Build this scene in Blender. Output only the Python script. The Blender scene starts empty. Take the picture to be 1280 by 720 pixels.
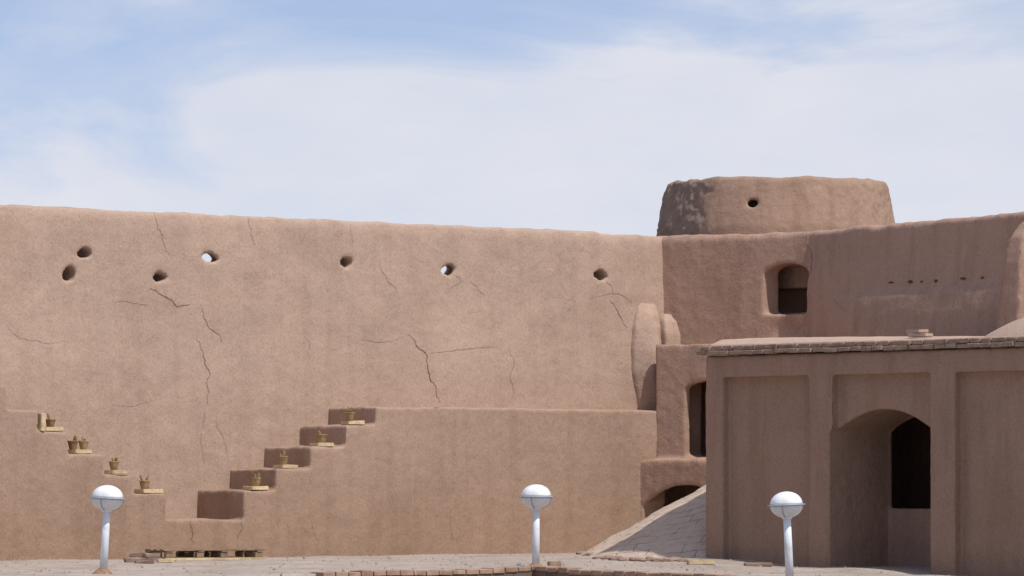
import bpy, bmesh, math, random
from mathutils import Vector, noise, Matrix
from mathutils.bvhtree import BVHTree
random.seed(7)
PI = math.pi
scene = bpy.context.scene
COL = scene.collection

# ------------------------------------------------------------------ camera
F, HOR, EYE = 6000.0, 600.0, 1.2          # focal length in photo pixels, horizon row, eye height
cam = bpy.data.cameras.new('camera'); camo = bpy.data.objects.new('camera', cam); COL.objects.link(camo)
camo.location = (0, 0, EYE); camo.rotation_euler = (PI/2, 0, 0)
cam.sensor_width = 36; cam.lens = F/1280*36; cam.shift_y = (HOR-360)/1280
cam.clip_start = 0.5; cam.clip_end = 20000
scene.camera = camo

# ------------------------------------------------------------------ courtyard frame
# u runs along the left wall (to the right and away), v out of it (to the right and nearer)
A = math.radians(41)
DU = Vector((math.cos(A), math.sin(A), 0)); DV = Vector((math.sin(A), -math.cos(A), 0))
P0 = Vector((-7.79, 73.0, 0))
def L(u, v, z): return P0 + DU*u + DV*v + Vector((0, 0, z))
def u_at(px, v):
    k = (px-640)/F
    return (k*(P0.y+v*DV.y) - (P0.x+v*DV.x)) / (DU.x - k*DU.y)
def v_at(px, u):
    k = (px-640)/F
    return (k*(P0.y+u*DU.y) - (P0.x+u*DU.x)) / (DV.x - k*DV.y)
def z_at(py, u, v): return EYE - (py-HOR)/F*L(u, v, 0).y

CTRL = [(-12,66,0),(-7,74.5,0),(-5,72,0.0),(-2.5,75,0),(0,78,0),(2,80,0),(2.97,74.2,0),(4.63,72.3,-.11),(7.3,69,-.24),
        (-5.4,64,-.06),(.3,66.5,0.0),(3.5,62,-.12),(-2.8,63.3,-.05),(2.3,63.7,-.06),(9,62,-.3),(-9,58,-.1),(0,55,-.2),(6,55,-.3),(-4.6,61.5,-.16),(-1.2,64.8,-.03),(1.2,65,-.04),(3.2,61,-.18),(4.4,66,-.12)]
def gz(x, y):
    a = b = 0
    for cx, cy, cz in CTRL:
        w = 1/(((x-cx)**2+(y-cy)**2+.7)**2)
        a += w*cz; b += w
    return a/b + .018*noise.noise(Vector((x*.7, y*.7, 3)))
def on_ground(px, py):
    Y = 70.0
    for _ in range(30):
        z = gz((px-640)/F*Y, Y)
        Y = .5*Y + .5*(EYE-z)*F/(py-HOR)
    X = (px-640)/F*Y
    return Vector((X, Y, gz(X, Y)))

# ------------------------------------------------------------------ object helpers
def tag(o, label=None, cat=None, group=None, kind=None):
    for k, val in (('label', label), ('category', cat), ('group', group), ('kind', kind)):
        if val: o[k] = val
    return o
def thing(name, loc, label, cat, group=None, rz=0):
    o = bpy.data.objects.new(name, None); COL.objects.link(o); o.location = loc
    o.rotation_euler = (0, 0, rz); o.empty_display_size = .2
    return tag(o, label, cat, group)
def link(name, me, mat, parent=None, loc=(0, 0, 0), smooth=False):
    o = bpy.data.objects.new(name, me); COL.objects.link(o)
    if mat is not None and not me.materials: me.materials.append(mat)
    if parent is not None: o.parent = parent
    o.location = loc
    for p in me.polygons: p.use_smooth = smooth
    return o
def mesh(name, bm, mat, parent=None, loc=(0, 0, 0), smooth=False):
    bmesh.ops.recalc_face_normals(bm, faces=bm.faces)
    me = bpy.data.meshes.new(name); bm.to_mesh(me); bm.free()
    return link(name, me, mat, parent, loc, smooth)
def dup(root, loc, rz=None, label=None):
    r = root.copy(); COL.objects.link(r); r.location = loc
    if rz is not None: r.rotation_euler = (r.rotation_euler.x, r.rotation_euler.y, rz)
    if label: r['label'] = label
    for ch in list(root.children):
        c = ch.copy(); COL.objects.link(c); c.parent = r
    return r

def hexa(bm, pts):                         # 8 points: bottom 4, top 4
    vs = [bm.verts.new(p) for p in pts]
    for f in ((0,3,2,1),(4,5,6,7),(0,1,5,4),(1,2,6,5),(2,3,7,6),(3,0,4,7)):
        bm.faces.new([vs[i] for i in f])
def bx(bm, u0, u1, v0, v1, z0, z1, m=L):
    hexa(bm, [m(u0,v0,z0), m(u1,v0,z0), m(u1,v1,z0), m(u0,v1,z0), m(u0,v0,z1), m(u1,v0,z1), m(u1,v1,z1), m(u0,v1,z1)])
def prism(bm, prof, m0, m1):               # profile swept between two mappings (a,b)->point
    n = len(prof)
    a = [bm.verts.new(m0(*p)) for p in prof]; b = [bm.verts.new(m1(*p)) for p in prof]
    bm.faces.new(a); bm.faces.new(b[::-1])
    for i in range(n): bm.faces.new([a[i], b[i], b[(i+1)%n], a[(i+1)%n]][::-1])
def prism_uz(bm, prof, v0, v1): prism(bm, prof, lambda a, b: L(a, v0, b), lambda a, b: L(a, v1, b))
def prism_vz(bm, prof, u0, u1): prism(bm, prof, lambda a, b: L(u0, a, b), lambda a, b: L(u1, a, b))
def arch_prof(c, hw, z0, zs, rise, n=14, p=2.0):
    pr = [(c-hw, z0), (c+hw, z0)]
    for i in range(n+1):
        t = i/n; a = 1-2*t
        pr.append((c+hw*a, zs + rise*(1-abs(a)**p)))
    return pr
def loft(bm, rings):
    rs = [[bm.verts.new(p) for p in r] for r in rings]
    n = len(rs[0])
    for a, b in zip(rs, rs[1:]):
        for i in range(n): bm.faces.new([a[i], a[(i+1)%n], b[(i+1)%n], b[i]])
    bm.faces.new(rs[0][::-1]); bm.faces.new(rs[-1])
def lathe(bm, prof, n=24, c=(0, 0, 0), cap=True):
    rings = [[Vector((c[0]+r*math.cos(2*PI*i/n), c[1]+r*math.sin(2*PI*i/n), c[2]+z)) for i in range(n)] for r, z in prof]
    rs = [[bm.verts.new(p) for p in r] for r in rings]
    for a, b in zip(rs, rs[1:]):
        for i in range(n): bm.faces.new([a[i], a[(i+1)%n], b[(i+1)%n], b[i]])
    if cap: bm.faces.new(rs[0][::-1]); bm.faces.new(rs[-1])

def evaluated(o):
    dg = bpy.context.evaluated_depsgraph_get(); dg.update()
    return bpy.data.meshes.new_from_object(o.evaluated_get(dg))
def adobe(name, bm, mat, cuts=(), voxel=.045, smooth=4, amp=.02, fine=.008, top=0.0, parent=None, seed=0, extra=None, loc=(0,0,0)):
    """a mud-plastered solid: union of closed shapes, holes cut out, edges worn round, surface uneven"""
    bmesh.ops.recalc_face_normals(bm, faces=bm.faces)
    me = bpy.data.meshes.new(name); bm.to_mesh(me); bm.free()
    o = bpy.data.objects.new(name, me); COL.objects.link(o)
    r = o.modifiers.new('r', 'REMESH'); r.mode = 'VOXEL'; r.voxel_size = voxel
    me2 = evaluated(o); o.modifiers.clear(); o.data = me2
    tmp = []
    for i, c in enumerate(cuts):
        bmesh.ops.recalc_face_normals(c, faces=c.faces)
        cm = bpy.data.meshes.new('cut'); c.to_mesh(cm); c.free()
        co = bpy.data.objects.new('cut', cm); COL.objects.link(co); co.hide_render = True
        b = o.modifiers.new('b', 'BOOLEAN'); b.operation = 'DIFFERENCE'; b.object = co; b.solver = 'EXACT'
        tmp.append(co)
    if cuts:
        r = o.modifiers.new('r', 'REMESH'); r.mode = 'VOXEL'; r.voxel_size = voxel
    s = o.modifiers.new('s', 'SMOOTH'); s.factor = .5; s.iterations = smooth
    me3 = evaluated(o); o.modifiers.clear(); o.data = me3
    for t in tmp: bpy.data.objects.remove(t, do_unlink=True)
    nrm = [v.normal.copy() for v in me3.vertices]
    off = Vector((seed*13.1, seed*7.7, seed*3.3))
    for v, n in zip(me3.vertices, nrm):
        c = v.co
        d = amp*noise.noise(c*.75+off) + amp*.6*noise.noise(c*2.1+off) + fine*noise.noise(c*6+off) + fine*.6*noise.noise(c*13+off)
        if top and n.z > .3: d += top*(noise.noise(c*1.7+off)+.6*noise.noise(c*5+off))*n.z
        if extra: d += extra(c, n)
        v.co = c + n*d
    if parent is not None:
        for v in me3.vertices: v.co -= parent.location
    me3.materials.clear(); me3.materials.append(mat)
    for p in me3.polygons: p.use_smooth = True
    if parent is not None: o.parent = parent
    elif loc != (0, 0, 0):
        lv = Vector(loc)
        for v in me3.vertices: v.co -= lv
        o.location = lv
    return o

def ribbons(o, lines, mat, width=.016, lift=.004, faint=None):
    """cracks and small holes: flat surface strips, their inner shade painted in dark"""
    me = o.data
    off = o.location + (o.parent.location if o.parent else Vector())
    bvh = BVHTree.FromPolygons([v.co+off for v in me.vertices], [list(p.vertices) for p in me.polygons])
    eye = Vector((0, 0, EYE))
    bm = bmesh.new(); bm.from_mesh(me); first = len(me.materials); me.materials.append(mat); me.materials.append(faint or mat)
    for line in lines:
        wscale = 1.0
        if isinstance(line[0], (int, float)): wscale = line[0]; line = line[1:]
        pts = list(line)
        for it in range(4):
            q = [pts[0]]
            for a, b in zip(pts, pts[1:]):
                l = math.hypot(b[0]-a[0], b[1]-a[1]); j = l*.17
                q += [((a[0]+b[0])/2+random.uniform(-j, j), (a[1]+b[1])/2+random.uniform(-j, j)*.6), b]
            pts = q
        hits = []
        for x, y in pts:
            d = Vector(((x-640)/F, 1, -(y-HOR)/F)).normalized()
            h = bvh.ray_cast(eye, d)
            if h[0] is not None: hits.append((h[0], h[1]))
        n = len(hits)
        if n < 3: continue
        prev = None
        for i, (p, nn) in enumerate(hits):
            t = (hits[min(i+1, n-1)][0]-hits[max(i-1, 0)][0])
            if t.length > 1.0 or t.length < 1e-6: prev = None; continue
            s = nn.cross(t.normalized()); s.normalize()
            w = width*wscale*(.25+.75*math.sin(PI*min(1, (i+.3)/n)))*random.uniform(.45, 1.15)*.5
            c = p+nn*lift-off
            a, b = bm.verts.new(c+s*w), bm.verts.new(c-s*w)
            if prev:
                f = bm.faces.new([prev[0], a, b, prev[1]]); f.material_index = first if wscale >= 1.1 else first+1
            prev = (a, b)
    bm.to_mesh(me); bm.free()

# ------------------------------------------------------------------ materials
def newmat(name):
    m = bpy.data.materials.new(name); m.use_nodes = True
    nt = m.node_tree; nt.nodes.clear()
    out = nt.nodes.new('ShaderNodeOutputMaterial'); b = nt.nodes.new('ShaderNodeBsdfPrincipled')
    nt.links.new(b.outputs[0], out.inputs[0]); b.inputs['Specular IOR Level'].default_value = .15
    b.inputs['Roughness'].default_value = .95
    return m, nt, b
def node(nt, t, **kw):
    n = nt.nodes.new(t)
    for k, v in kw.items():
        if k in n.inputs.keys() if hasattr(n.inputs, 'keys') else False: n.inputs[k].default_value = v
        else: setattr(n, k, v)
    return n
def lin(nt, a, b): nt.links.new(a, b)
def tex_noise(nt, vec, scale, detail=4, rough=.6, dist=0):
    n = nt.nodes.new('ShaderNodeTexNoise'); n.inputs['Scale'].default_value = scale; n.inputs['Detail'].default_value = detail
    n.inputs['Roughness'].default_value = rough; n.inputs['Distortion'].default_value = dist
    lin(nt, vec, n.inputs['Vector']); return n.outputs['Fac']
def ramp(nt, fac, stops):
    r = nt.nodes.new('ShaderNodeValToRGB'); e = r.color_ramp.elements
    e[0].position, e[0].color = stops[0][0], (*stops[0][1], 1)
    e[1].position, e[1].color = stops[-1][0], (*stops[-1][1], 1)
    for p, c in stops[1:-1]:
        x = e.new(p); x.color = (*c, 1)
    lin(nt, fac, r.inputs[0]); return r.outputs[0]
def mix(nt, fac, a, b, mode='MIX'):
    m = nt.nodes.new('ShaderNodeMix'); m.data_type = 'RGBA'; m.blend_type = mode
    for s, val in ((m.inputs[0], fac), (m.inputs[6], a), (m.inputs[7], b)):
        if hasattr(val, 'links') or isinstance(val, bpy.types.NodeSocket): lin(nt, val, s)
        elif isinstance(val, (int, float)): s.default_value = val
        else: s.default_value = (*val, 1)
    return m.outputs[2]
def math_n(nt, op, a, b=None, clamp=False):
    m = nt.nodes.new('ShaderNodeMath'); m.operation = op; m.use_clamp = clamp
    for i, val in enumerate((a, b)):
        if val is None: continue
        if isinstance(val, bpy.types.NodeSocket): lin(nt, val, m.inputs[i])
        else: m.inputs[i].default_value = val
    return m.outputs[0]
def vscale(nt, vec, s):
    m = nt.nodes.new('ShaderNodeMapping'); m.inputs['Scale'].default_value = s
    lin(nt, vec, m.inputs['Vector']); return m.outputs[0]
def bump(nt, b, h, strength, dist):
    n = nt.nodes.new('ShaderNodeBump'); n.inputs['Strength'].default_value = strength; n.inputs['Distance'].default_value = dist
    lin(nt, h, n.inputs['Height']); lin(nt, n.outputs[0], b.inputs['Normal'])

def mud(name, base, low=None, crack=.5, zlo=0, zhi=3, wear=False, stain=.5):
    m, nt, b = newmat(name)
    g = nt.nodes.new('ShaderNodeNewGeometry'); P = g.outputs['Position']
    c = base
    d = lambda k: tuple(x*k for x in base)
    big = tex_noise(nt, P, .45, 5, .6, .4)
    col = ramp(nt, big, [(.3, d(.93)), (.5, base), (.72, d(1.06))])
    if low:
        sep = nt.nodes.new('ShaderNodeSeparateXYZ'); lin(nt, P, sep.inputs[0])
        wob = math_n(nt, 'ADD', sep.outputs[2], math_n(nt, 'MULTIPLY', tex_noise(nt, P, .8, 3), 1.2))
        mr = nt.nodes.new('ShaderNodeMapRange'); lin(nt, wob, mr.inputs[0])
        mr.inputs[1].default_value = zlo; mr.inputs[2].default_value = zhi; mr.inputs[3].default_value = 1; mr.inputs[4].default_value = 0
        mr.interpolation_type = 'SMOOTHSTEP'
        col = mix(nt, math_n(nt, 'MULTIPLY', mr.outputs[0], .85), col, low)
    # blotches and rain streaks
    mid = tex_noise(nt, P, 2.3, 5, .65)
    col = mix(nt, 1.0, col, ramp(nt, mid, [(.25, (.94,)*3), (.5, (1, 1, 1)), (.8, (1.04, 1.035, 1.03))]), 'MULTIPLY')
    streak = tex_noise(nt, vscale(nt, P, (3.2, 3.2, .35)), 1.0, 4, .6)
    col = mix(nt, stain, col, mix(nt, 1.0, col, ramp(nt, streak, [(.36, (.78, .75, .72)), (.52, (1, 1, 1))]), 'MULTIPLY'))
    # grains of straw and grit
    gr = tex_noise(nt, P, 26, 3, .75)
    col = mix(nt, 1.0, col, ramp(nt, gr, [(.3, (.88, .865, .85)), (.5, (1, 1, 1)), (.72, (1.09, 1.085, 1.08))]), 'MULTIPLY')
    straw = tex_noise(nt, vscale(nt, P, (60, 60, 22)), 1, 2, .5)
    col = mix(nt, .4, col, mix(nt, 1.0, col, ramp(nt, straw, [(.36, (.7, .66, .62)), (.44, (1, 1, 1)), (.66, (1, 1, 1)), (.74, (1.2, 1.17, 1.1))]), 'MULTIPLY'))
    # old patched repairs: slightly different batches of mud with soft wandering outlines
    pn = nt.nodes.new('ShaderNodeTexNoise'); pn.inputs['Scale'].default_value = 2.2; pn.inputs['Detail'].default_value = 4; lin(nt, P, pn.inputs['Vector'])
    ps = nt.nodes.new('ShaderNodeVectorMath'); ps.operation = 'SCALE'; ps.inputs['Scale'].default_value = .7; lin(nt, pn.outputs['Color'], ps.inputs[0])
    pa = nt.nodes.new('ShaderNodeVectorMath'); pa.operation = 'ADD'; lin(nt, P, pa.inputs[0]); lin(nt, ps.outputs[0], pa.inputs[1])
    pv = nt.nodes.new('ShaderNodeTexVoronoi'); pv.feature = 'SMOOTH_F1'; pv.inputs['Scale'].default_value = .62; pv.inputs['Smoothness'].default_value = .12; lin(nt, pa.outputs[0], pv.inputs['Vector'])
    pc_ = nt.nodes.new('ShaderNodeSeparateColor'); lin(nt, pv.outputs['Color'], pc_.inputs[0])
    col = mix(nt, 1.0, col, ramp(nt, pc_.outputs[0], [(.15, (.975, .97, .965)), (.5, (1, 1, 1)), (.9, (1.02, 1.02, 1.02))]), 'MULTIPLY')
    fv = nt.nodes.new('ShaderNodeTexVoronoi'); fv.inputs['Scale'].default_value = 5.5; lin(nt, P, fv.inputs['Vector'])
    fm = math_n(nt, 'MULTIPLY', ramp(nt, fv.outputs['Distance'], [(.05, (1, 1, 1)), (.10, (0, 0, 0))]), ramp(nt, tex_noise(nt, P, 1.3, 2), [(.52, (0, 0, 0)), (.6, (1, 1, 1))]))
    col = mix(nt, math_n(nt, 'MULTIPLY', fm, .5), col, d(1.45))
    # dark pits
    vo = nt.nodes.new('ShaderNodeTexVoronoi'); vo.inputs['Scale'].default_value = 3.2; lin(nt, P, vo.inputs['Vector'])
    pit = ramp(nt, vo.outputs['Distance'], [(.02, (.6, .56, .52)), (.05, (1, 1, 1))])
    col = mix(nt, .8, col, mix(nt, 1.0, col, pit, 'MULTIPLY'))
    # hairline cracks
    h = nt.nodes.new('ShaderNodeVectorMath'); h.operation = 'ADD'; lin(nt, P, h.inputs[0])
    nz = nt.nodes.new('ShaderNodeTexNoise'); nz.inputs['Scale'].default_value = 1.6; nz.inputs['Detail'].default_value = 5; lin(nt, P, nz.inputs['Vector'])
    sc = nt.nodes.new('ShaderNodeVectorMath'); sc.operation = 'SCALE'; sc.inputs['Scale'].default_value = .9; lin(nt, nz.outputs['Color'], sc.inputs[0])
    lin(nt, sc.outputs[0], h.inputs[1])
    ve = nt.nodes.new('ShaderNodeTexVoronoi'); ve.feature = 'DISTANCE_TO_EDGE'; ve.inputs['Scale'].default_value = .95; lin(nt, h.outputs[0], ve.inputs['Vector'])
    line = ramp(nt, ve.outputs['Distance'], [(.002, (1, 1, 1)), (.009, (0, 0, 0))])
    msk = ramp(nt, tex_noise(nt, P, .9, 3, .6), [(.47, (0, 0, 0)), (.62, (1, 1, 1))])
    cm = math_n(nt, 'MULTIPLY', math_n(nt, 'MULTIPLY', line, msk), crack)
    col = mix(nt, cm, col, d(.45))
    if wear:
        at = nt.nodes.new('ShaderNodeAttribute'); at.attribute_name = 'wear'
        wn = tex_noise(nt, P, 5, 4, .7)
        col = mix(nt, at.outputs['Fac'], col, ramp(nt, wn, [(.3, (.185, .135, .108)), (.55, (.255, .185, .145)), (.8, (.30, .22, .175))]))
    lin(nt, col, b.inputs['Base Color'])
    hh = math_n(nt, 'ADD', math_n(nt, 'MULTIPLY', gr, .5), math_n(nt, 'MULTIPLY', tex_noise(nt, P, 9, 5, .7), 1.0))
    hh = math_n(nt, 'SUBTRACT', hh, math_n(nt, 'MULTIPLY', cm, 1.2))
    bump(nt, b, hh, .40, .03)
    return m

PINK = (.43, .311, .243)
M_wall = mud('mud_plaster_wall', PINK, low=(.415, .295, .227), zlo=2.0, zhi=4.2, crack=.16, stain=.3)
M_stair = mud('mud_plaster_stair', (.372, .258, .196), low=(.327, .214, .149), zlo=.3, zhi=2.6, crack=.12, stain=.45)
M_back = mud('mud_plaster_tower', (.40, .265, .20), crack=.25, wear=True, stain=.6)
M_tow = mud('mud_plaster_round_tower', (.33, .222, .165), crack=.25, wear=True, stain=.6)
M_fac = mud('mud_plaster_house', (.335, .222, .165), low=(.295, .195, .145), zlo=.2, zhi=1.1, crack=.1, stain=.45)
M_roof = mud('mud_plaster_roof', (.46, .335, .265), crack=.2, stain=.1)
M_lump = mud('mud_plaster_ochre', (.41, .28, .20), crack=.2, stain=.4)

def simple(name, base, var=.15, scale=8, rough=.9, bstr=.4, bdist=.01, spec=.15, speck=None):
    m, nt, b = newmat(name)
    tc = nt.nodes.new('ShaderNodeTexCoord'); oi = nt.nodes.new('ShaderNodeObjectInfo')
    ad = nt.nodes.new('ShaderNodeVectorMath'); ad.operation = 'ADD'; lin(nt, tc.outputs['Object'], ad.inputs[0]); lin(nt, oi.outputs['Location'], ad.inputs[1])
    V = ad.outputs[0]
    n = tex_noise(nt, V, scale, 5, .65)
    d = lambda k: tuple(x*k for x in base)
    col = ramp(nt, n, [(.28, d(1-var*1.6)), (.5, base), (.75, d(1+var))])
    if speck: col = mix(nt, ramp(nt, tex_noise(nt, V, scale*.45, 4, .7), [(.52, (0,)*3), (.66, (1,)*3)]), col, speck)
    lin(nt, col, b.inputs['Base Color']); b.inputs['Roughness'].default_value = rough; b.inputs['Specular IOR Level'].default_value = spec
    bump(nt, b, tex_noise(nt, V, scale*4, 4, .7), bstr, bdist)
    return m
M_crack = simple('crack_shade', (.2, .137, .102), .3, 5)  # dark tone painting the shade inside the cracks
M_faint = simple('crack_faint', (.29, .2, .155), .25, 5)
M_hole = simple('hole_shade', (.10, .07, .055), .3, 5)  # near-black strips painted in place of the shaded small holes above the ledge
M_yellow = simple('yellow_brick', (.60, .47, .29), .15, 14, speck=(.42, .31, .18))
M_brick = simple('kerb_brick', (.36, .235, .17), .3, 3.2, speck=(.25, .17, .13))
M_base = simple('basin_earth', (.17, .12, .09), .3, 6)
M_corn = simple('cornice_brick', (.30, .21, .16), .25, 6, speck=(.2, .145, .115))
M_pot = simple('pot_clay', (.34, .23, .125), .25, 18, speck=(.22, .145, .08))
M_potd = simple('dark_pot_clay', (.25, .155, .075), .25, 18, speck=(.16, .1, .055))
M_soil = simple('dry_soil', (.14, .09, .05), .25, 30)
M_stem = simple('dry_stem', (.27, .20, .09), .3, 20)
M_stone = simple('rough_stone', (.30, .21, .165), .25, 6)
M_gravel = simple('gravel_stone', (.31, .24, .19), .3, 3)
M_wood = simple('weathered_wood', (.27, .18, .115), .3, 9, speck=(.16, .105, .07))
M_pale = simple('pale_wood', (.56, .45, .27), .2, 9, speck=(.42, .32, .2))
M_white = simple('white_paint', (.70, .74, .80), .07, 9, rough=.5, bstr=.1, bdist=.004, spec=.35, speck=(.58, .59, .60))
M_ring = simple('grey_rim', (.30, .33, .38), .1, 12, rough=.5, spec=.4)
M_rust = simple('rusty_foot', (.30, .17, .10), .3, 14)
M_rag = simple('pale_scrap', (.62, .62, .60), .15, 20)

def globe_mat(name, base, tr):
    m, nt, b = newmat(name)
    tc = nt.nodes.new('ShaderNodeTexCoord')
    n = tex_noise(nt, tc.outputs['Object'], 7, 4, .6)
    dust = tex_noise(nt, vscale(nt, tc.outputs['Object'], (9, 9, 3)), 1.3, 5, .7)
    lin(nt, mix(nt, ramp(nt, dust, [(.45, (0, 0, 0)), (.75, (.55,)*3)]), ramp(nt, n, [(.3, tuple(x*.88 for x in base)), (.6, base)]), (.55, .5, .45)), b.inputs['Base Color'])
    b.inputs['Roughness'].default_value = .3; b.inputs['Specular IOR Level'].default_value = .5
    b.inputs['Subsurface Weight'].default_value = tr; b.inputs['Subsurface Radius'].default_value = (.05, .05, .05)
    return m
M_globe = globe_mat('opal_globe', (.82, .84, .87), .25)
M_globe_low = globe_mat('opal_globe_lower', (.66, .69, .73), .2)

# ground
def ground_mat():
    m, nt, b = newmat('courtyard_ground')
    g = nt.nodes.new('ShaderNodeNewGeometry'); P = g.outputs['Position']
    n = tex_noise(nt, P, .9, 6, .65, .3)
    col = ramp(nt, n, [(.3, (.30, .25, .215)), (.5, (.37, .312, .27)), (.7, (.44, .38, .33))])
    col = mix(nt, 1, col, ramp(nt, tex_noise(nt, P, 7, 5, .75), [(.28, (.72, .7, .68)), (.5, (1, 1, 1)), (.75, (1.1, 1.1, 1.1))]), 'MULTIPLY')
    vo = nt.nodes.new('ShaderNodeTexVoronoi'); vo.inputs['Scale'].default_value = 5; lin(nt, P, vo.inputs['Vector'])
    col = mix(nt, 1, col, ramp(nt, vo.outputs['Distance'], [(.08, (.55, .5, .46)), (.15, (1, 1, 1))]), 'MULTIPLY')
    lin(nt, col, b.inputs['Base Color'])
    bump(nt, b, tex_noise(nt, P, 12, 5, .7), .5, .03)
    return m
M_ground = ground_mat()

def paved_mat():
    m, nt, b = newmat('mound_paving')
    uv = nt.nodes.new('ShaderNodeUVMap'); g = nt.nodes.new('ShaderNodeNewGeometry'); P = g.outputs['Position']
    nz = nt.nodes.new('ShaderNodeTexNoise'); nz.inputs['Scale'].default_value = 1.3; nz.inputs['Detail'].default_value = 4; lin(nt, uv.outputs[0], nz.inputs['Vector'])
    sc = nt.nodes.new('ShaderNodeVectorMath'); sc.operation = 'SCALE'; sc.inputs['Scale'].default_value = .26; lin(nt, nz.outputs['Color'], sc.inputs[0])
    ad = nt.nodes.new('ShaderNodeVectorMath'); ad.operation = 'ADD'; lin(nt, uv.outputs[0], ad.inputs[0]); lin(nt, sc.outputs[0], ad.inputs[1])
    br = nt.nodes.new('ShaderNodeTexBrick'); lin(nt, ad.outputs[0], br.inputs['Vector'])
    br.inputs['Scale'].default_value = 1; br.inputs['Brick Width'].default_value = .34; br.inputs['Row Height'].default_value = .21
    br.inputs['Mortar Size'].default_value = .007; br.inputs['Mortar Smooth'].default_value = .3
    br.inputs['Color1'].default_value = (.54, .435, .355, 1); br.inputs['Color2'].default_value = (.49, .395, .32, 1); br.inputs['Mortar'].default_value = (.24, .185, .15, 1)
    fade = ramp(nt, tex_noise(nt, P, 1.7, 3, .6), [(.4, (0, 0, 0)), (.56, (1, 1, 1))])
    col = mix(nt, fade, (.52, .42, .34), br.outputs['Color'])
    col = mix(nt, 1, col, ramp(nt, tex_noise(nt, P, 8, 5, .75), [(.28, (.78, .76, .75)), (.5, (1, 1, 1)), (.75, (1.12, 1.11, 1.1))]), 'MULTIPLY')
    lin(nt, col, b.inputs['Base Color'])
    h = math_n(nt, 'SUBTRACT', math_n(nt, 'MULTIPLY', tex_noise(nt, P, 14, 5, .7), .6), math_n(nt, 'MULTIPLY', br.outputs['Fac'], fade))
    bump(nt, b, h, .6, .03)
    return m
M_paved = paved_mat()

# ------------------------------------------------------------------ setting: ground
KC = on_ground(668, 708.5)                                   # corner of the brick-edged basin by the middle lamp
KL = Vector((-2.84, 63.26, 0)); KR = Vector((2.34, 63.7, 0))
dl = (KL.xy-KC.xy).normalized(); dr = (KR.xy-KC.xy).normalized()
def inside_basin(x, y):
    p = Vector((x, y))-KC.xy
    det = dl.x*dr.y-dl.y*dr.x
    a = (p.x*dr.y-p.y*dr.x)/det; b = (dl.x*p.y-dl.y*p.x)/det
    return -.02 < a < 8 and -.02 < b < 7
def axis(lo, hi, step, far):
    out = [lo+i*step for i in range(int((hi-lo)/step)+1)]
    pre, d, x = [], 1.5, lo
    while x > -far: x -= d; d *= 1.7; pre.append(x)
    post, d, x = [], 1.5, hi
    while x < far: x += d; d *= 1.7; post.append(x)
    return pre[::-1]+out+post
xs = axis(-11, 11, .12, 6000); ys = axis(52, 84, .12, 8000)
bm = bmesh.new(); grid = []
for y in ys:
    row = []
    for x in xs:
        z = gz(max(-14, min(14, x)), max(45, min(90, y)))
        z += .012*noise.noise(Vector((x*2.5, y*2.5, 1))) if abs(x) < 12 else 0
        if inside_basin(x, y): z -= .4
        row.append(bm.verts.new((x, y, z)))
    grid.append(row)
for a, b in zip(grid, grid[1:]):
    for i in range(len(xs)-1): bm.faces.new([a[i], a[i+1], b[i+1], b[i]])
tag(mesh('ground', bm, M_ground, smooth=True), kind='structure')

# ------------------------------------------------------------------ left curtain wall
UE = 13.75
bm = bmesh.new()
prof = [(-1.1, -.6), (.2, -.6), (.16, 0), (.11, 2.2), (.085, 2.95), (.035, 3.7), (0, 4.6), (-.03, 5.25), (-.07, 5.39), (-.5, 5.39), (-.62, 4.6), (-.8, 2.5)]
prism(bm, prof, lambda v, z: L(-6, v, z), lambda v, z: L(UE+.9, v, z))
def hole(px, py, w, h, slant=0.0, dz=0.0):
    u = u_at(px, 0); z = z_at(py, u, 0); c = bmesh.new()
    r = []
    for k in range(7):
        v = .25-k*.22; t = max(0, -v)
        r.append([L(u - slant*t + w/2*(1+.25*math.sin(a*2+px))*math.cos(a), v, z + dz*t + h/2*(1+.2*math.sin(a*3+py))*math.sin(a)) for a in [2*PI*i/10 for i in range(10)]])
    loft(c, r); return c
holes = [hole(107, 317, .29, .15), hole(87, 343, .28, .22), hole(201, 347, .33, .16), hole(261, 323, .36, .17, -.56, .055),
         hole(434, 327, .27, .17), hole(559, 338, .30, .19, -.56, .055), hole(751, 344, .32, .15)]
wall = adobe('mud_brick_wall', bm, M_wall, holes, .040, 1, .024, .006, .03, seed=1, loc=L(4, 0, 0))
tag(wall, 'long tall sunlit mud wall with cracks and a row of small beam holes', 'wall')
ribbons(wall, [
    (1.8, (187, 360), (205, 370), (222, 384), (238, 380)), (1.3, (252, 385), (258, 402), (268, 415), (278, 427)),
    (1.5, (246, 420), (254, 445), (262, 470), (260, 505)), (192, 264) and ((192, 264), (197, 285), (204, 305), (212, 318)),
    ((311, 268), (314, 290), (318, 305)), (.7, (140, 377), (162, 378), (185, 380)),
    (1.9, (508, 418), (520, 432), (534, 445), (537, 470), (545, 488), (549, 503)), (.8, (537, 443), (560, 439), (585, 436), (625, 434)),
    ((588, 352), (597, 360), (606, 368)), (.8, (568, 343), (576, 352), (562, 365)), (.8, (475, 325), (488, 355), (497, 365)),
    (.8, (738, 373), (765, 367), (790, 378)), (1.1, (762, 375), (775, 395), (784, 410)), ((757, 350), (768, 368)),
    (.8, (636, 435), (643, 455), (640, 500)), (.6, (438, 280), (440, 310)), (.7, (380, 410), (388, 430), (386, 450)),
    (.6, (10, 408), (35, 425), (85, 427)), (.8, (271, 520), (280, 550), (286, 572)), (.7, (256, 510), (252, 545), (258, 580)),
    (.6, (190, 500), (165, 508), (140, 506)), (.7, (450, 425), (470, 428), (505, 420)),
], M_crack, .013, faint=M_faint)

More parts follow.
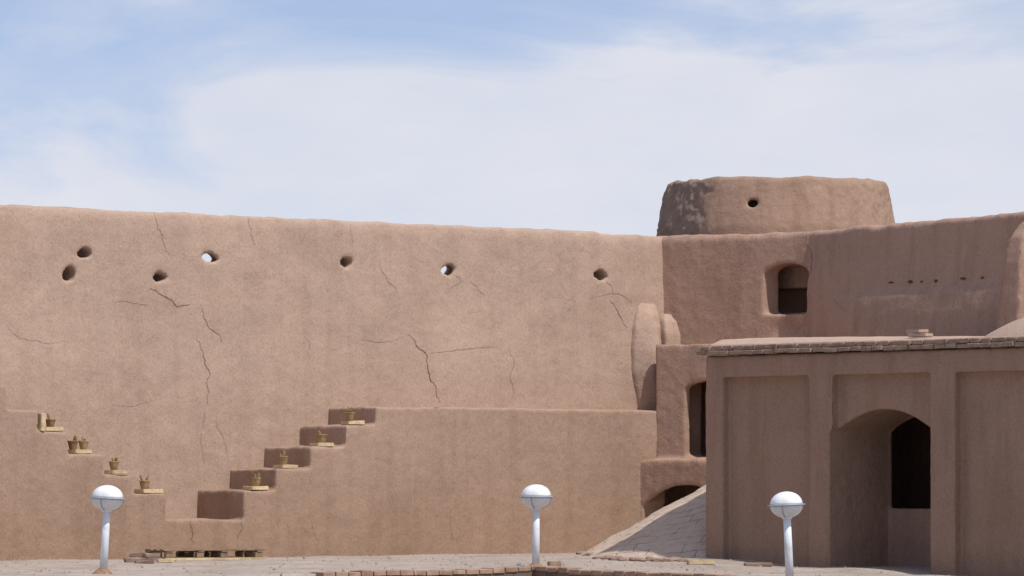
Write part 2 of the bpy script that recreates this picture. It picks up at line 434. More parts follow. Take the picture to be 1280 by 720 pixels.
# ------------------------------------------------------------------ stairs and platform against the wall
W = 1.3
def su(px): return u_at(px, W)
def sz(px, py): return z_at(py, su(px), W)
left_steps = [(207, 617), (166, 593), (130, 567.5), (85, 539.5), (47, 512), (8, 481), (-40, 453), (-85, 424), (-125, 398)]   # outer corner px, tread row
right_steps = [(305, 613), (345, 586), (389, 558.5), (433, 531), (470, 508.5)]
UEND = 12.42
prof = [(su(-260), -.6), (UEND, -.6)]
zp = sz(640, 511)
prof += [(UEND, zp), (su(470), sz(470, 508))]
for i in range(len(right_steps)-1, -1, -1):
    px, py = right_steps[i]
    zlow = sz(px, right_steps[i-1][1]) if i else sz(305, 650)
    if i < len(right_steps)-1: prof.append((su(px), sz(px, py)))
    prof.append((su(px), zlow))
prof.append((su(207), sz(207, 649)))
for i, (px, py) in enumerate(left_steps):
    prof.append((su(px), sz(px, py)))
    if i+1 < len(left_steps): prof.append((su(left_steps[i+1][0]), sz(px, py)))
prof.append((su(-260), sz(-125, 398)))
bm = bmesh.new(); prism_uz(bm, prof, -.35, W)
stair = adobe('mud_staircase', bm, M_stair, (), .034, 1, .018, .006, .015, seed=2, loc=L(5, 1.3, 0))
tag(stair, 'double mud stair with two flights meeting at a low landing and a long platform', 'stairs')
ribbons(stair, [(1.2, (238, 651), (240, 664), (243, 680)), (1.2, (304, 640), (303, 660), (297, 675)), ((562, 640), (564, 660), (562, 686)),
    (.7, (385, 645), (392, 662), (400, 678)), (.8, (205, 632), (206, 645)), (.6, (355, 650), (362, 668)), (.8, (390, 590), (388, 603), (383, 612)),
    (.9, (436, 545), (434, 552)), (1.2, (495, 507), (520, 505), (560, 507)), (1.0, (600, 508), (640, 507), (690, 510))], M_crack, .013, faint=M_faint)

# ------------------------------------------------------------------ corner: buttress, block with window, arched lower block
t = thing('corner_block', L(12.6, 1.4, 0), 'stepped mud block in the wall corner with tall dark window above a low arch', 'building')
UL, UU, TURN = 12.0, 12.37, .34
bm = bmesh.new()
zl = z_at(575, UL, 2); zu = z_at(429, UU, 2)
def plan(bm, pts, z0, z1): prism(bm, pts, lambda a, b: L(a, b, z0), lambda a, b: L(a, b, z1))
plan(bm, [(UL, 1.2), (14.6, 1.2), (14.6, 6.6), (UL+TURN*4, 5.2)], -.6, zl)
plan(bm, [(UU, 1.26), (14.6, 1.26), (14.6, 5.6), (UU+TURN*4, 5.26)], 0, zu)
bx(bm, UL+.42, 14.6, -.3, 1.27, -.6, zp-.01)
bx(bm, 13.12, 14.6, .5, 1.3, 1.5, zu-.02)
def v_turn(px, u0, v0):
    v = v0
    for _ in range(12): v = v_at(px, u0+TURN*(v-v0))
    return v
a0 = v_turn(802, UL, 1.25); ac = v_turn(855, UL, 1.25); aw = ac-a0
c1 = bmesh.new(); prism_vz(c1, arch_prof(ac, aw, -.3, z_at(631, UL+.2, ac), z_at(606, UL+.2, ac)-z_at(631, UL+.2, ac)), UL-.3, UL+1.2)
v0 = v_turn(856, UU, 1.28)
c2 = bmesh.new(); prism_vz(c2, arch_prof(v0+.55, .55, z_at(571, UU, v0), z_at(483, UU, v0), .1), UU-.3, UU+.75)
c3 = bmesh.new(); plan(c3, [(UL+.14, 1.36), (UL+.14+TURN*3.04, 4.4), (14.2, 4.4), (14.2, -.1), (UL+.54, -.1), (UL+.54, 1.36)], -.4, zl-.2)
c4 = bmesh.new(); plan(c4, [(UU+.2, 1.45), (UU+.2+TURN*2.75, 4.2), (14.3, 4.2), (14.3, .7), (13.3, .7), (13.3, 1.45)], zl+.08, zu-.2)
adobe('lower_wall', bm, M_back, (c1, c2, c3, c4), .034, 1, .015, .006, .02, parent=t, seed=3)
bm = bmesh.new()
loft(bm, [[L(a, -.25, z), L(13.7, -.25, z), L(13.56, d*.55, z), L(13.36, d, z), L(a+.55*d+.12, d*.95, z), L(a+.2*d, d*.42, z)] for z, d, a in
     ((2.0, .31, 13.16), (2.5, .34, 13.00), (3.0, .37, 12.87), (3.4, .35, 12.87), (3.8, .27, 12.95), (4.0, .19, 13.03), (4.14, .08, 13.12), (4.24, -.03, 13.2))])
adobe('buttress', bm, M_wall, (), .03, 5, .02, .006, parent=t, seed=4)
bm = bmesh.new()
loft(bm, [[L(13.52+a, -.2, z), L(14.4, -.2, z), L(14.4, .33-b, z), L(13.52+a, .33-b, z)] for z, a, b in ((3.3, 0, 0), (3.7, 0, .02), (3.9, .04, .08), (4.03, .14, .2))])
adobe('mud_stub', bm, M_wall, (), .03, 4, .015, .006, parent=t, seed=5)

# ------------------------------------------------------------------ back wall with the arched window, ledge and end buttress
zt = 5.37
bm = bmesh.new()
def ut(v): return UE+TURN*v
vm = v_turn(1006, UE, 0)
UM = ut(vm); SL = -.16                                          # the wall bends back past the crease
prof = [(-.12, -.6), (-.03, 2.8), (0, 4.2), (.02, zt-.08), (.08, zt), (2.2, zt), (2.3, -.6)]
prism(bm, prof, lambda u, z: L(ut(-.35)+u, -.35, z), lambda u, z: L(ut(vm)+u, vm+.02, z))
def bprof(k, v, dz=0):                                             # right half: bulges out below the ledge
    o_ = UM+SL*(v-vm)
    return [(o_+a, z) for a, z in ((-.25*k-.12, -.6), (-.22*k-.06, 3.2), (-.17*k-.03, 3.9), (-.12*k-.01, 4.22), (-.02, 4.32), (.05, 4.9), (.06, zt-.06+dz), (.12, zt+dz), (1.0, zt+dz), (1.1, -.6))]
vend = v_at(1245, UM-.8)
secs = [(vm-.03, .0, 0), (vm+.3, .05, .02), (vm+.8, .3, .03), (vm+1.3, .8, .03), (vm+1.8, 1, .03), (vend, 1, .06), (13, 1, .06)]
loft(bm, [[L(u, v, z) for u, z in bprof(k, v, dz)] for v, k, dz in secs])
UB = UM+SL*(vend-vm)
vb0, vb1 = v_at(1252, UB-.7), v_at(1274, UB-.7)
loft(bm, [[L(UB-.72+a, vb0+b, z), L(UB+.4, vb0+b*.6, z), L(UB+.4, vb1+.1-b*.4, z), L(UB-.72+a, vb1-b*.4, z)] for z, a, b in
     ((-.6, -.1, -.25), (3.0, -.06, -.16), (3.6, -.03, -.08), (4.6, .05, .0), (5.0, .12, .04), (5.22, .28, .1), (5.33, .5, .2))])
wl_, wr_ = v_turn(954, UE, 0), v_turn(1010, UE, 0)
UW = ut((wl_+wr_)/2)
cw = bmesh.new(); prism_vz(cw, arch_prof((wl_+wr_)/2, (wr_-wl_)/2, z_at(393, UW, wl_), z_at(340, UW, wl_), .13), UW-.5, UW+.4)
cuts = [cw]
zm = z_at(359.5, UW, wl_)
cd = bmesh.new(); bx(cd, UW+.24, UW+1.9, wl_-1.4, wr_+.5, z_at(391, UW, wl_), zm+.01); cuts.append(cd)
cd = bmesh.new(); bx(cd, UW+.24, UW+.62, wl_-1.4, wr_+.5, zm-.02, z_at(332, UW, wl_)); cuts.append(cd)
def dent(c, n):
    q = c-P0; v = q.dot(DV); z = c.z
    vd = v_turn(988, UE, 0)
    return -.09*math.exp(-((v-vd)/.28)**2-((z-3.72)/.16)**2) if n.dot(DU) < -.3 else 0
back = adobe('mud_brick_wall', bm, M_back, cuts, .036, 2, .016, .005, .03, seed=6, extra=dent, loc=L(UE, 4, 0))
tag(back, 'shaded mud wall below the round tower with a deep arched window and a sloping ledge', 'wall')
ribbons(back, [(1.3, (1008, 292), (1010, 308), (1016, 325), (1012, 345)), ((1011, 390), (1004, 402), (995, 418)), (.8, (835, 385), (850, 392), (855, 405)),
    (.6, (1040, 375), (1060, 390)), (.6, (905, 300), (910, 330))], M_crack, .013, faint=M_faint)
ribbons(back, [(k, (px-w/2, py), (px, py-.5), (px+w/2, py)) for k, px, py, w in ((1.2, 1114, 353.5, 7), (1.8, 1138, 352.5, 7), (1.1, 1152, 352.5, 4), (1.9, 1170, 351.5, 5), (1.6, 1204, 348.5, 8), (1.4, 1228, 347.5, 5))], M_hole, .035)

# ------------------------------------------------------------------ round tower
TC = Vector((.055*85, 85, 0)); RB, RT = 2.13, 1.95
bm = bmesh.new()
N = 72; rings = []
for z, r in ((-.3, 2.6), (5.3, RB+.01), (5.6, RB), (6.1, RT+.07), (6.36, RT+.02), (6.44, RT-.01), (6.46, RT-.1)):
    rings.append([TC+Vector((r*math.cos(2*PI*i/N), r*math.sin(2*PI*i/N), z)) for i in range(N)])
loft(bm, rings)
c = bmesh.new(); k = (941-640)/F
hz = EYE+(600-254)/F*83
loft(c, [[Vector((k*(81.5+s), 81.5+s, 0))+Vector((.10*(1+.2*math.sin(2*a))*math.cos(a), 0, hz+.07*math.sin(a))) for a in [2*PI*i/9 for i in range(9)]] for s in (0, 1, 1.7, 2.05)])
ci = bmesh.new()
loft(ci, [[TC+Vector((1.35*math.cos(2*PI*i/40), 1.35*math.sin(2*PI*i/40), z)) for i in range(40)] for z in (5.6, 7)])
def wearf(co):
    px = 640+F*co.x/co.y
    left = max(0, min(1, (884-px+16*noise.noise(co*2.3)+7*noise.noise(co*7))/9))
    right = .35*max(0, min(1, (px-1030)/40))*max(0, min(1, .5+1.2*noise.noise(co*2.2+Vector((5, 0, 0)))))
    return left, right
def trough(co, n):
    l, r = wearf(co)
    rough = .05*noise.noise(co*3.1)+.035*noise.noise(co*8.3)+.02*noise.noise(co*17)
    return l*(rough*.9-.02) + r*2.2*rough + (.02*noise.noise(co*4) if co.z > 6.25 else 0)
tower = adobe('round_tower', bm, M_tow, (c, ci), .036, 1, .014, .008, .02, seed=8, extra=trough, loc=tuple(TC))
at = tower.data.attributes.new('wear', 'FLOAT', 'POINT')
for i, v in enumerate(tower.data.vertices):
    l, r = wearf(v.co+TC); at.data[i].value = min(1, .85*l+.3*r)
tag(tower, 'squat round mud tower with one eroded grey side rising over the wall corner', 'tower')

# ------------------------------------------------------------------ house on the right
UF = 8.91
VA = v_at(881, UF); VB = 15.5
house = thing('mud_brick_house', L(UF, VA, 0), 'low shaded mud house with flat pilasters, deep arched niche and brick cornice', 'building')
zc = 3.13
bm = bmesh.new(); bx(bm, UF, 12.6, VA, VB, -.8, zc-.01)
cuts = []
zpan = z_at(470, UF, 8)
RD = .16
for a, b_ in ((903, 1010), (1040, 1162), (1193, 1345)):
    c = bmesh.new(); bx(c, UF-.3, UF+RD, v_at(a, UF), v_at(b_, UF), -1.2, zpan); cuts.append(c)
UR = UF+RD
na, nb = v_at(1046, UR), v_at(1166, UR)
nc, nw = (na+nb)/2, (nb-na)/2
zs = z_at(538, UR, nc); za = z_at(511, UR, nc)
c = bmesh.new(); prism_vz(c, arch_prof(nc, nw, -1.2, zs, za-zs, p=1.9), UR-.2, UR+1.12); cuts.append(c)
UBK = UR+1.12
wa = na+.01; ww = .8
c = bmesh.new(); prism_vz(c, arch_prof(wa+ww, ww, z_at(635, UBK, wa), z_at(540, UBK, wa), .26), UBK-.2, UBK+.6); cuts.append(c)
c = bmesh.new(); bx(c, UBK+.06, 12.4, 7, 13, -.5, 2.7); cuts.append(c)
adobe('wall', bm, M_fac, cuts, .026, 0, .012, .006, parent=house, seed=9)
# cornice: two courses of uneven bricks
bm = bmesh.new()
for row in range(2):
    v = VA-.12+row*.09
    while v < VB:
        l = random.uniform(.19, .27); o_ = random.uniform(-.02, .02)+(.02 if row else 0); zz = random.uniform(-.006, .006)
        h = .066
        b0 = zc-.005+row*.071+zz
        p = [Vector((a, b, c)) for a, b, c in ((UF-.075+o_, v, b0), (UF+.3, v, b0), (UF+.3, v+l, b0), (UF-.075+o_, v+l, b0), (UF-.075+o_, v, b0+h), (UF+.3, v, b0+h), (UF+.3, v+l, b0+h), (UF-.075+o_, v+l, b0+h))]
        j = lambda: random.uniform(-.008, .008)
        hexa(bm, [L(q.x+j(), q.y+j()*.5, q.z+j()*.6)-house.location for q in p])
        v += l+random.uniform(.006, .02)
bmesh.ops.bevel(bm, geom=list(bm.edges), offset=.008, segments=1, affect='EDGES')
mesh('brick_cornice', bm, M_corn, house)
# roof screed sloping up from the cornice, thin end to the right
bm = bmesh.new(); zr = zc+.137
vs_ = [VA+.06, VA+.5, VA+2, VA+3.6, VA+5.1, VB]
hs = [.105, .10, .08, .045, .015, .015]
loft(bm, [[L(UF+.02, v, zr-.12), L(UF+.0, v, zr+.012), L(UF+.26, v, zr+h), L(UF+1.2, v, zr+h+.05), L(12.62, v, zr+h), L(12.62, v, zr-.12)] for v, h in zip(vs_, hs)])
adobe('roof', bm, M_roof, (), .03, 1, .006, .003, parent=house, seed=10)
# dome on the roof, mostly outside the frame
bm = bmesh.new(); vd = v_at(1402, 11.0)
dc = L(11.0, vd, zc-.22)-house.location
lathe(bm, [(2.65, -.05)]+[(2.6*math.cos(a), .88*math.sin(a)) for a in [PI/2*i/16 for i in range(16)]]+[(.02, .88)], 64, dc)
for v in bm.verts: v.co += Vector((noise.noise(v.co*1.5), noise.noise(v.co*1.5+Vector((9, 0, 0))), noise.noise(v.co*2)))*.02
for v in bm.verts:
    q = v.co-dc; k = q.dot(DU); v.co -= DU*k*.28
mesh('dome', bm, M_roof, house, smooth=True)

# ------------------------------------------------------------------ paved mound between stairs and house
ax = (912-640)/F*76.6; apex = Vector((ax, 76.6, 0))
moundH, moundR = 1.33, 2.42
bm = bmesh.new(); uvl = bm.loops.layers.uv.new('UVMap')
NA, NR = 120, 26; rows = []
for j in range(NR+1):
    t = j/NR; r = moundR*t+.03; z = moundH*(1-t)
    row = []
    for i in range(NA):
        a = 2*PI*i/NA
        rr = r*(1+.02*math.sin(3*a+1))
        p = Vector((apex.x+rr*math.cos(a), apex.y+rr*math.sin(a), z-.02))
        n3 = noise.noise(p*1.5)*.03+noise.noise(p*5)*.012
        row.append(bm.verts.new(p-apex+Vector((math.cos(a)*n3, math.sin(a)*n3, n3))))
    rows.append(row)
for j in range(NR):
    for i in range(NA):
        q = (i+1) % NA
        f = bm.faces.new([rows[j][i], rows[j][q], rows[j+1][q], rows[j+1][i]]); f.smooth = True
        for lp, (ii, jj) in zip(f.loops, ((i, j), (i+1, j), (i+1, j+1), (i, j+1))):
            s = jj/NR*2.75
            ang = 2*PI*ii/NA
            # courses laid as leaning arcs
            lp[uvl].uv = (ang*1.35, s+.32*math.sin((ang-4.2)*1.6))
bm.faces.new(rows[0])
mound = mesh('paved_mound', bm, M_paved, loc=apex, smooth=True)
tag(mound, 'sloping grey mound paved in mud slabs beside the shaded house', 'mound')

# ------------------------------------------------------------------ lamps
def make_lamp(loc, lean, s, label):
    t = thing('globe_lamp', loc, label, 'lamp', 'white globe lamps along the courtyard')
    t.rotation_euler = (0, lean, 0); t.scale = (s, s, s)
    return t
l2 = on_ground(668, 704)
lamp0 = make_lamp(Vector((l2.x, 67, l2.z)), math.radians(.3), 1.0, 'upright white globe lamp in the middle beside the brick kerb')
bm = bmesh.new(); lathe(bm, [(.053, .03), (.051, .5), (.048, .845)], 24); mesh('pole', bm, M_white, lamp0, smooth=True)
bm = bmesh.new(); lathe(bm, [(.050, .822), (.062, .826), (.066, .842), (.074, .852), (.07, .86)], 28); mesh('globe_holder', bm, M_white, lamp0, smooth=True)
GZ, GR, GH = 1.0, .212, .165
bm = bmesh.new(); lathe(bm, [(GR*math.cos(a), GZ+GH*math.sin(a)) for a in [-PI/2*.86+PI/2*.86*i/12 for i in range(13)]], 40); mesh('globe_bowl', bm, M_globe_low, lamp0, smooth=True)
bm = bmesh.new(); lathe(bm, [(GR*.985*math.cos(a)+.001, GZ+.012+GH*math.sin(a)) for a in [PI/2*i/12 for i in range(13)]], 40); mesh('globe_cover', bm, M_globe, lamp0, smooth=True)
bm = bmesh.new(); lathe(bm, [(.20, GZ-.008), (.238, GZ-.006), (.243, GZ+.002), (.238, GZ+.011), (.20, GZ+.013)], 40); mesh('rim', bm, M_ring, lamp0)
for k in range(3):
    bm = bmesh.new(); a = k*2*PI/3-1.9
    for i in range(9):
        th0, th1 = -PI/2*.78+PI/2*.78*i/9, -PI/2*.78+PI/2*.78*(i+1)/9
        p = []
        for th in (th0, th1):
            for w in (-.005, .005):
                for o_ in (.001, .008):
                    r = (GR+o_)*math.cos(th)
                    p.append(Vector((r*math.cos(a)-w*math.sin(a), r*math.sin(a)+w*math.cos(a), GZ+(GH+o_)*math.sin(th))))
        hexa(bm, [p[0], p[1], p[3], p[2], p[4], p[5], p[7], p[6]])
    mesh('strap', bm, M_ring, lamp0)
bm = bmesh.new(); lathe(bm, [(.17, -.08), (.15, .0), (.10, .05), (.066, .075)], 16)
for v in bm.verts: v.co += Vector((noise.noise(v.co*9), noise.noise(v.co*9+Vector((3, 0, 0))), noise.noise(v.co*7)))*.02
mesh('foot', bm, M_rust, lamp0)
p = Vector(((129-640)/F*64, 64, gz((129-640)/F*64, 64)))
q = dup(lamp0, p, 1.1, 'leaning white globe lamp in front of the left stair flight'); q.rotation_euler = (0, math.radians(3.2), 0); q.scale = (1.01,)*3
p = Vector(((987.5-640)/F*61.5, 61.5, EYE-(729-600)/F*61.5))
q = dup(lamp0, p, 2.3, 'white globe lamp standing before the shaded mud house'); q.rotation_euler = (0, math.radians(-2.6), 0); q.scale = (1.0,)*3

# ------------------------------------------------------------------ slab bricks and pots on the stair treads
def rough_block(lx, ly, lz, j=.006, bev=.008, seed=0):
    rnd = random.Random(seed); bm = bmesh.new()
    hexa(bm, [Vector((a*lx/2+rnd.uniform(-j, j), b*ly/2+rnd.uniform(-j, j), c*lz+rnd.uniform(-j, j)*(c > 0))) for c in (0, 1) for a, b in ((-1, -1), (1, -1), (1, 1), (-1, 1))])
    bmesh.ops.bevel(bm, geom=list(bm.edges), offset=bev, segments=2, affect='EDGES')
    return bm
RZ = A
def tread(px, flight):
    steps = left_steps if flight == 'l' else right_steps
    u = su(px)
    if flight == 'l':
        z = None
        for i, (sx, sy) in enumerate(left_steps):
            nx = left_steps[i+1][0] if i+1 < len(left_steps) else -999
            if nx < px <= sx: return sz(sx, sy)
    z = sz(305, 650)
    for sx, sy in right_steps:
        if px > sx: z = sz(sx, sy)
    return z
def on_tread(px, flight, v=W-.13):
    u = u_at(px, v); return L(u, v, tread(px, flight))
names = {'l': 'left stair flight', 'r': 'right stair flight'}
ordl = ['lowest', 'second', 'third', 'fourth']
slabs = [('l', 186, .40), ('l', 146, .30), ('l', 99, .32), ('l', 63, .33), ('r', 319.5, .33), ('r', 357, .31), ('r', 402, .31), ('r', 441, .32)]
potpx = [('l', 181), ('l', 142.5), ('l', 91), ('l', 104.5), ('l', 63), ('r', 320), ('r', 354), ('r', 402), ('r', 437)]
slab_top = {}
for i, (fl, px, ln) in enumerate(slabs):
    k = i % 4
    pt = on_tread(px, fl)
    top_z = pt.z
    bm = rough_block(ln, .24, .06, .008, .008, i)
    o = mesh('slab_brick', bm, M_yellow, loc=pt+Vector((0, 0, .005))); o.rotation_euler = (0, 0, RZ+random.uniform(-.08, .08))
    extra = ' below the two pots' if (fl == 'l' and k == 2) else (' beside the upright brick' if (fl == 'l' and k == 3) else '')
    tag(o, f'flat yellowish slab under the pot on the {ordl[k]} step of the {names[fl]}{extra}' if not extra else f'flat yellowish slab on the {ordl[k]} step of the {names[fl]}{extra}', 'brick', 'yellow slabs under the stair pots')
    slab_top[(fl, k)] = pt.z+.065
pt = on_tread(50.5, 'l', W-.06)
bm = rough_block(.085, .16, .27, .006, .008, 50); o = mesh('upright_brick', bm, M_yellow, loc=pt+Vector((0, 0, .004))); o.rotation_euler = (0, 0, RZ)
tag(o, 'pale yellow brick standing on end on a step of the left stair flight', 'brick')

def make_pot(loc, label, mat, r, h, seed, stub):
    rnd = random.Random(seed)
    t = thing('plant_pot', loc, label, 'pot', 'small pots on the stair steps', rz=rnd.uniform(0, 6))
    bm = bmesh.new()
    lathe(bm, [(r*.66, 0), (r*.7, .004), (r*.84, h*.5), (r*.98, h*.84), (r*1.03, h*.88), (r*1.05, h*.97), (r*1.02, h), (r*.92, h*.98), (r*.88, h*.86), (r*.1, h*.84)], 20)
    for v in bm.verts: v.co += Vector((noise.noise(v.co*14+Vector((seed, 0, 0))), noise.noise(v.co*14+Vector((0, seed, 0))), 0))*.007
    mesh('pot_body', bm, mat, t, smooth=True)
    bm = bmesh.new(); lathe(bm, [(r*.88, h*.845), (r*.86, h*.9), (r*.5, h*.95), (.004, h*.97)], 16)
    mesh('soil', bm, M_soil, t)
    bm = bmesh.new()
    for i in range(stub):
        a = rnd.uniform(0, 6.28); tilt = rnd.uniform(.1, .6); ln = rnd.uniform(.05, .11)
        base = Vector((math.cos(a)*r*.35, math.sin(a)*r*.35, h*.9)); d = Vector((math.cos(a)*tilt, math.sin(a)*tilt, 1)).normalized()
        side = d.orthogonal().normalized(); s2 = d.cross(side)
        rr = rnd.uniform(.008, .017)
        rings = []
        for f, w in ((0, .7), (.4, 1.1), (.8, 1.0), (1, .45)):
            c = base+d*ln*f
            rings.append([c+(side*math.cos(q)+s2*math.sin(q))*rr*w for q in [2*PI*k/6 for k in range(6)]])
        loft(bm, rings)
    mesh('dry_stems', bm, M_stem, t)
    return t
plabels = ['small tan pot with dry stems on the lowest step of the left stair flight', 'small tan pot with a tall dry stem on the second step of the left flight',
    'brown pot, left one of the pair on the left stair flight', 'tan pot, right one of the pair on the left stair flight',
    'dark brown pot beside the upright brick on the left stair flight', 'small tan pot on the lowest slab of the right stair flight',
    'small squat pot on the second slab of the right stair flight', 'wide plain pot on the third slab of the right stair flight',
    'ochre pot with bushy dry stems on the topmost slab of the right stair flight']
slabk = [('l', 0), ('l', 1), ('l', 2), ('l', 2), ('l', 3), ('r', 0), ('r', 1), ('r', 2), ('r', 3)]
stubs = [4, 5, 5, 3, 3, 4, 3, 2, 9]
for i, (fl, px) in enumerate(potpx):
    pt = on_tread(px, fl); pt.z = slab_top[slabk[i]]+.001
    make_pot(pt, plabels[i], M_potd if i in (2, 4) else M_pot, .078 if i not in (7,) else .09, .135 if i not in (4,) else .12, 20+i, stubs[i])

# ------------------------------------------------------------------ pallet and loose bricks at the foot of the landing
pc = on_ground(255, 700); pc.z -= .005
pal = thing('wooden_pallet', pc, 'weathered wooden pallet lying at the foot of the stair landing', 'pallet', rz=A*.62)
PX, PY = 1.62, .9
for i in range(7):
    y = -PY/2+PY*(i+.5)/7
    mesh('deck_board', rough_block(PX+random.uniform(-.03, .05), .105, .022, .004, .003, 60+i), M_wood, pal, (random.uniform(-.02, .02), y, .150))
for y in (-PY/2+.06, 0, PY/2-.06):
    for x in (-PX/2+.08, -.22, .16, PX/2-.08):
        mesh('block', rough_block(.11, .1, .074, .004, .003, int(90+x*10)), M_wood, pal, (x+random.uniform(-.03, .03), y, .050))
for x in (-PX/2+.08, -.22, .16, PX/2-.08):
    mesh('stringer', rough_block(.10, PY, .022, .003, .003, 130+int(x*9)), M_wood, pal, (x, 0, .126))
for i, y in enumerate((-PY/2+.06, 0, PY/2-.06)):
    mesh('bottom_board', rough_block(PX, .11, .044, .004, .003, 120+i), M_pale, pal, (0, y, .004))
def loose(name, px, py, dims, mat, label, cat, rz, group=None, seed=0, j=.01, dz=0.0, tilt=0.0):
    o = mesh(name, rough_block(*dims, j, .012, seed), mat, loc=on_ground(px, py)+Vector((0, 0, dz-.006)))
    o.rotation_euler = (tilt, 0, rz); return tag(o, label, cat, group)
for i, (px, py, dz, d) in enumerate([(166, 703, 0, (.24, .13, .07)), (181, 704, 0, (.26, .13, .07)), (194, 702, 0, (.22, .14, .07)), (173, 702.5, .073, (.24, .12, .06)), (189, 702.5, .073, (.25, .13, .06)), (206, 703, 0, (.22, .12, .06))]):
    loose('loose_brick', px, py, d, M_stone if i < 5 else M_pale, 'dark brown brick in the small heap by the left end of the pallet' if i < 5 else 'pale brick lying before the left end of the pallet', 'brick', random.uniform(-.4, .6), 'bricks heaped beside the pallet' if i < 5 else None, 70+i, .014, dz)
loose('loose_brick', 876, 705.5, (.40, .2, .065), M_yellow, 'pale yellow slab lying at the left corner of the shaded house', 'brick', .15, None, 80)
loose('loose_brick', 948, 707.5, (.42, .24, .05), M_stone, 'flat brown slab on the ground under the left house panel', 'brick', .1, None, 81)
loose('loose_brick', 693, 708, (.17, .11, .08), M_brick, 'small orange brick lying right of the middle globe lamp', 'brick', .3, None, 82)
loose('wooden_board', 720, 689.5, (.95, .1, .03), M_wood, 'thin dark board lying along the foot of the platform wall', 'board', A*.35, None, 83, .004)
loose('pale_scrap', 650, 711.5, (.1, .09, .05), M_rag, 'crumpled pale scrap lying on the kerb near the middle lamp', 'scrap', .8, None, 84, .02, .05)
# stones along the foot of the mound
for i in range(13):
    px = 728+i*10.5+random.uniform(-2, 2); py = 696.5+min(5, i*.9)+random.uniform(-.6, .6) if i > 1 else 693+i*2
    bm = bmesh.new(); bmesh.ops.create_icosphere(bm, subdivisions=2, radius=1)
    s = Vector((random.uniform(.07, .13), random.uniform(.07, .1), random.uniform(.03, .06)))
    for v in bm.verts:
        k = 1+.35*noise.noise(v.co*1.3+Vector((i*5, 0, 0))); v.co = Vector((v.co.x*s.x, v.co.y*s.y, v.co.z*s.z))*k
    o = mesh('foot_stone', bm, M_stone, loc=on_ground(px, py)+Vector((0, 0, .015)))
    tag(o, 'rough brown stone in the row along the foot of the paved mound', 'stone', 'stones along the foot of the mound')
# gravel and crumbs of plaster over the courtyard
bm = bmesh.new(); rg = random.Random(5)
def crumb(p, r):
    vs = [bm.verts.new(p+Vector((math.cos(a)*r*rg.uniform(.6, 1.2), math.sin(a)*r*rg.uniform(.6, 1.2), -.004))) for a in [2*PI*i/5 for i in range(5)]]
    t = bm.verts.new(p+Vector((rg.uniform(-.3, .3)*r, rg.uniform(-.3, .3)*r, r*rg.uniform(.5, 1.0))))
    for i in range(5): bm.faces.new([vs[i], vs[(i+1) % 5], t])
for _ in range(900):
    x = rg.uniform(-8, 8); y = rg.uniform(58, 82)
    q = Vector((x, y, 0))-P0; u, v = q.dot(DU), q.dot(DV)
    if v < W+.02 or inside_basin(x, y) or (u > UF-.03 and v > VA): continue
    crumb(Vector((x, y, gz(x, y)+.006)), rg.uniform(.012, .035))
for _ in range(260):                                            # fallen plaster along the foot of the walls
    if rg.random() < .65: p = L(rg.uniform(-3, 12), W+abs(rg.gauss(.03, .12)), 0)
    else: p = L(UF-abs(rg.gauss(.03, .1)), rg.uniform(VA, VB-1), 0)
    p.z = gz(p.x, p.y)+.006; crumb(p, rg.uniform(.010, .026))
tag(mesh('gravel', bm, M_gravel), 'scattered gravel and plaster crumbs on the courtyard ground', 'gravel', None, 'stuff')
# two loose bricks stacked on the house roof
vr_ = v_at(1142, UF+.3)
zroof = zr+.085
o = mesh('roof_brick', rough_block(.20, .34, .06, .008, .01, 91), M_roof, loc=L(UF+.42, vr_+.03, zroof-.03)); o.rotation_euler = (0, 0, A+.1)
tag(o, 'lower brick of the small stack on the house roof edge', 'brick')
o = mesh('roof_brick', rough_block(.18, .36, .055, .008, .01, 92), M_roof, loc=L(UF+.42, vr_-.04, zroof+.03)); o.rotation_euler = (0, 0, A-.25)
tag(o, 'upper tilted brick of the small stack on the house roof edge', 'brick')

# ------------------------------------------------------------------ brick kerb round the basin
kt = KC.copy()
bm = bmesh.new()
def kerb(d, n):
    s = -.05
    nrm = Vector((-d.y, d.x))
    for i in range(n):
        l = random.uniform(.21, .25); c = KC.xy+d*(s+l/2); h = .022+random.uniform(-.01, .01)
        z = gz(c.x, c.y)
        pts = []
        for zz in (-.05, h):
            for a, b in ((-1, -1), (1, -1), (1, 1), (-1, 1)):
                q = c+d*(a*l*.48)+nrm*(b*.13+random.uniform(-.008, .008))
                pts.append(Vector((q.x, q.y, z+zz+random.uniform(-.005, .005)))-Vector((kt.x, kt.y, kt.z)))
        hexa(bm, pts)
        s += l+.006
kerb(dl, 17); kerb(dr, 24)
bmesh.ops.bevel(bm, geom=list(bm.edges), offset=.008, segments=1, affect='EDGES')
o = mesh('brick_kerb', bm, M_brick, loc=kt)
kerbo = o
bm = bmesh.new()
for d in (dl, dr):
    nn = Vector((-d.y, d.x)); q = [KC.xy+d*(-.02+6.2*t)+nn*w for t, w in ((0, -.11), (1, -.11), (1, .11), (0, .11))]
    hexa(bm, [Vector((c.x, c.y, gz(c.x, c.y)-dz))-kt for dz in (.6, .052) for c in q])
mesh('basin_wall', bm, M_base, kerbo)
tag(o, 'low reddish brick kerb turning a corner round a sunken basin', 'kerb')

# ------------------------------------------------------------------ light
az = math.radians(42.5); el = math.radians(57)
S = Vector((math.cos(az)*math.cos(el), -math.sin(az)*math.cos(el), math.sin(el)))
sl = bpy.data.lights.new('sun', 'SUN'); sl.energy = 3.75; sl.angle = math.radians(.9); sl.color = (1, .95, .88)
so = bpy.data.objects.new('sun', sl); COL.objects.link(so); so.rotation_euler = S.to_track_quat('Z', 'Y').to_euler(); so.location = (20, 20, 40)

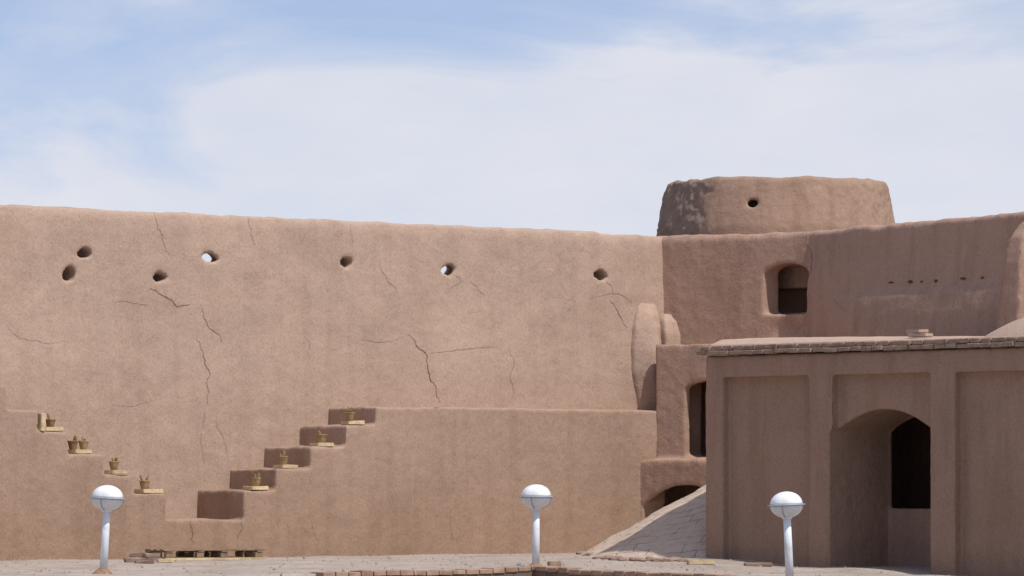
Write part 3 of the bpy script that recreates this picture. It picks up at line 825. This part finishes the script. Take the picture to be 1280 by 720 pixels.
w = bpy.data.worlds.new('World'); scene.world = w; w.use_nodes = True
nt = w.node_tree; nt.nodes.clear()
out = nt.nodes.new('ShaderNodeOutputWorld'); bg = nt.nodes.new('ShaderNodeBackground'); lin(nt, bg.outputs[0], out.inputs[0])
bg.inputs['Strength'].default_value = .115
sky = nt.nodes.new('ShaderNodeTexSky'); sky.sky_type = 'NISHITA'; sky.sun_disc = False
sky.sun_elevation = el; sky.sun_rotation = math.atan2(S.x, S.y); sky.altitude = 1000; sky.air_density = 1.0; sky.dust_density = .6; sky.ozone_density = 1.5
tc = nt.nodes.new('ShaderNodeTexCoord'); V = tc.outputs['Generated']
ad = nt.nodes.new('ShaderNodeVectorMath'); ad.operation = 'ADD'; ad.inputs[1].default_value = (0, 0, .07); lin(nt, V, ad.inputs[0])
nm = nt.nodes.new('ShaderNodeVectorMath'); nm.operation = 'NORMALIZE'; lin(nt, ad.outputs[0], nm.inputs[0]); lin(nt, nm.outputs[0], sky.inputs[0])
sep = nt.nodes.new('ShaderNodeSeparateXYZ'); lin(nt, V, sep.inputs[0])
cv = vscale(nt, V, (11, 11, 34))
n1 = tex_noise(nt, cv, 1.0, 9, .57, .5)
elev = nt.nodes.new('ShaderNodeMapRange'); lin(nt, sep.outputs[2], elev.inputs[0])
elev.inputs[1].default_value = .070; elev.inputs[2].default_value = .096; elev.inputs[3].default_value = .13; elev.inputs[4].default_value = -.17; elev.interpolation_type = 'SMOOTHSTEP'
sd = nt.nodes.new('ShaderNodeMapRange'); lin(nt, sep.outputs[0], sd.inputs[0]); sd.interpolation_type = 'SMOOTHSTEP'
sd.inputs[1].default_value = -.015; sd.inputs[2].default_value = .04; sd.inputs[3].default_value = 0; sd.inputs[4].default_value = .17
side = sd.outputs[0]
dens = math_n(nt, 'ADD', math_n(nt, 'ADD', n1, elev.outputs[0]), side)
cl = ramp(nt, dens, [(.32, (.34,)*3), (.47, (.58,)*3), (.60, (1,)*3)])
sky_c = mix(nt, 1, sky.outputs[0], (.86, .94, 1.12), 'MULTIPLY')
cloudcol = ramp(nt, tex_noise(nt, cv, 2.3, 5, .55), [(.3, (6.2, 6.4, 7.2)), (.7, (6.9, 6.9, 7.3))])
lin(nt, mix(nt, math_n(nt, 'MULTIPLY', cl, .9), sky_c, cloudcol), bg.inputs['Color'])

vs = scene.view_settings; vs.view_transform = 'Standard'; vs.look = 'None'; vs.gamma = 1; vs.exposure = 0; vs.use_curve_mapping = False
scene.cycles.max_bounces = 6
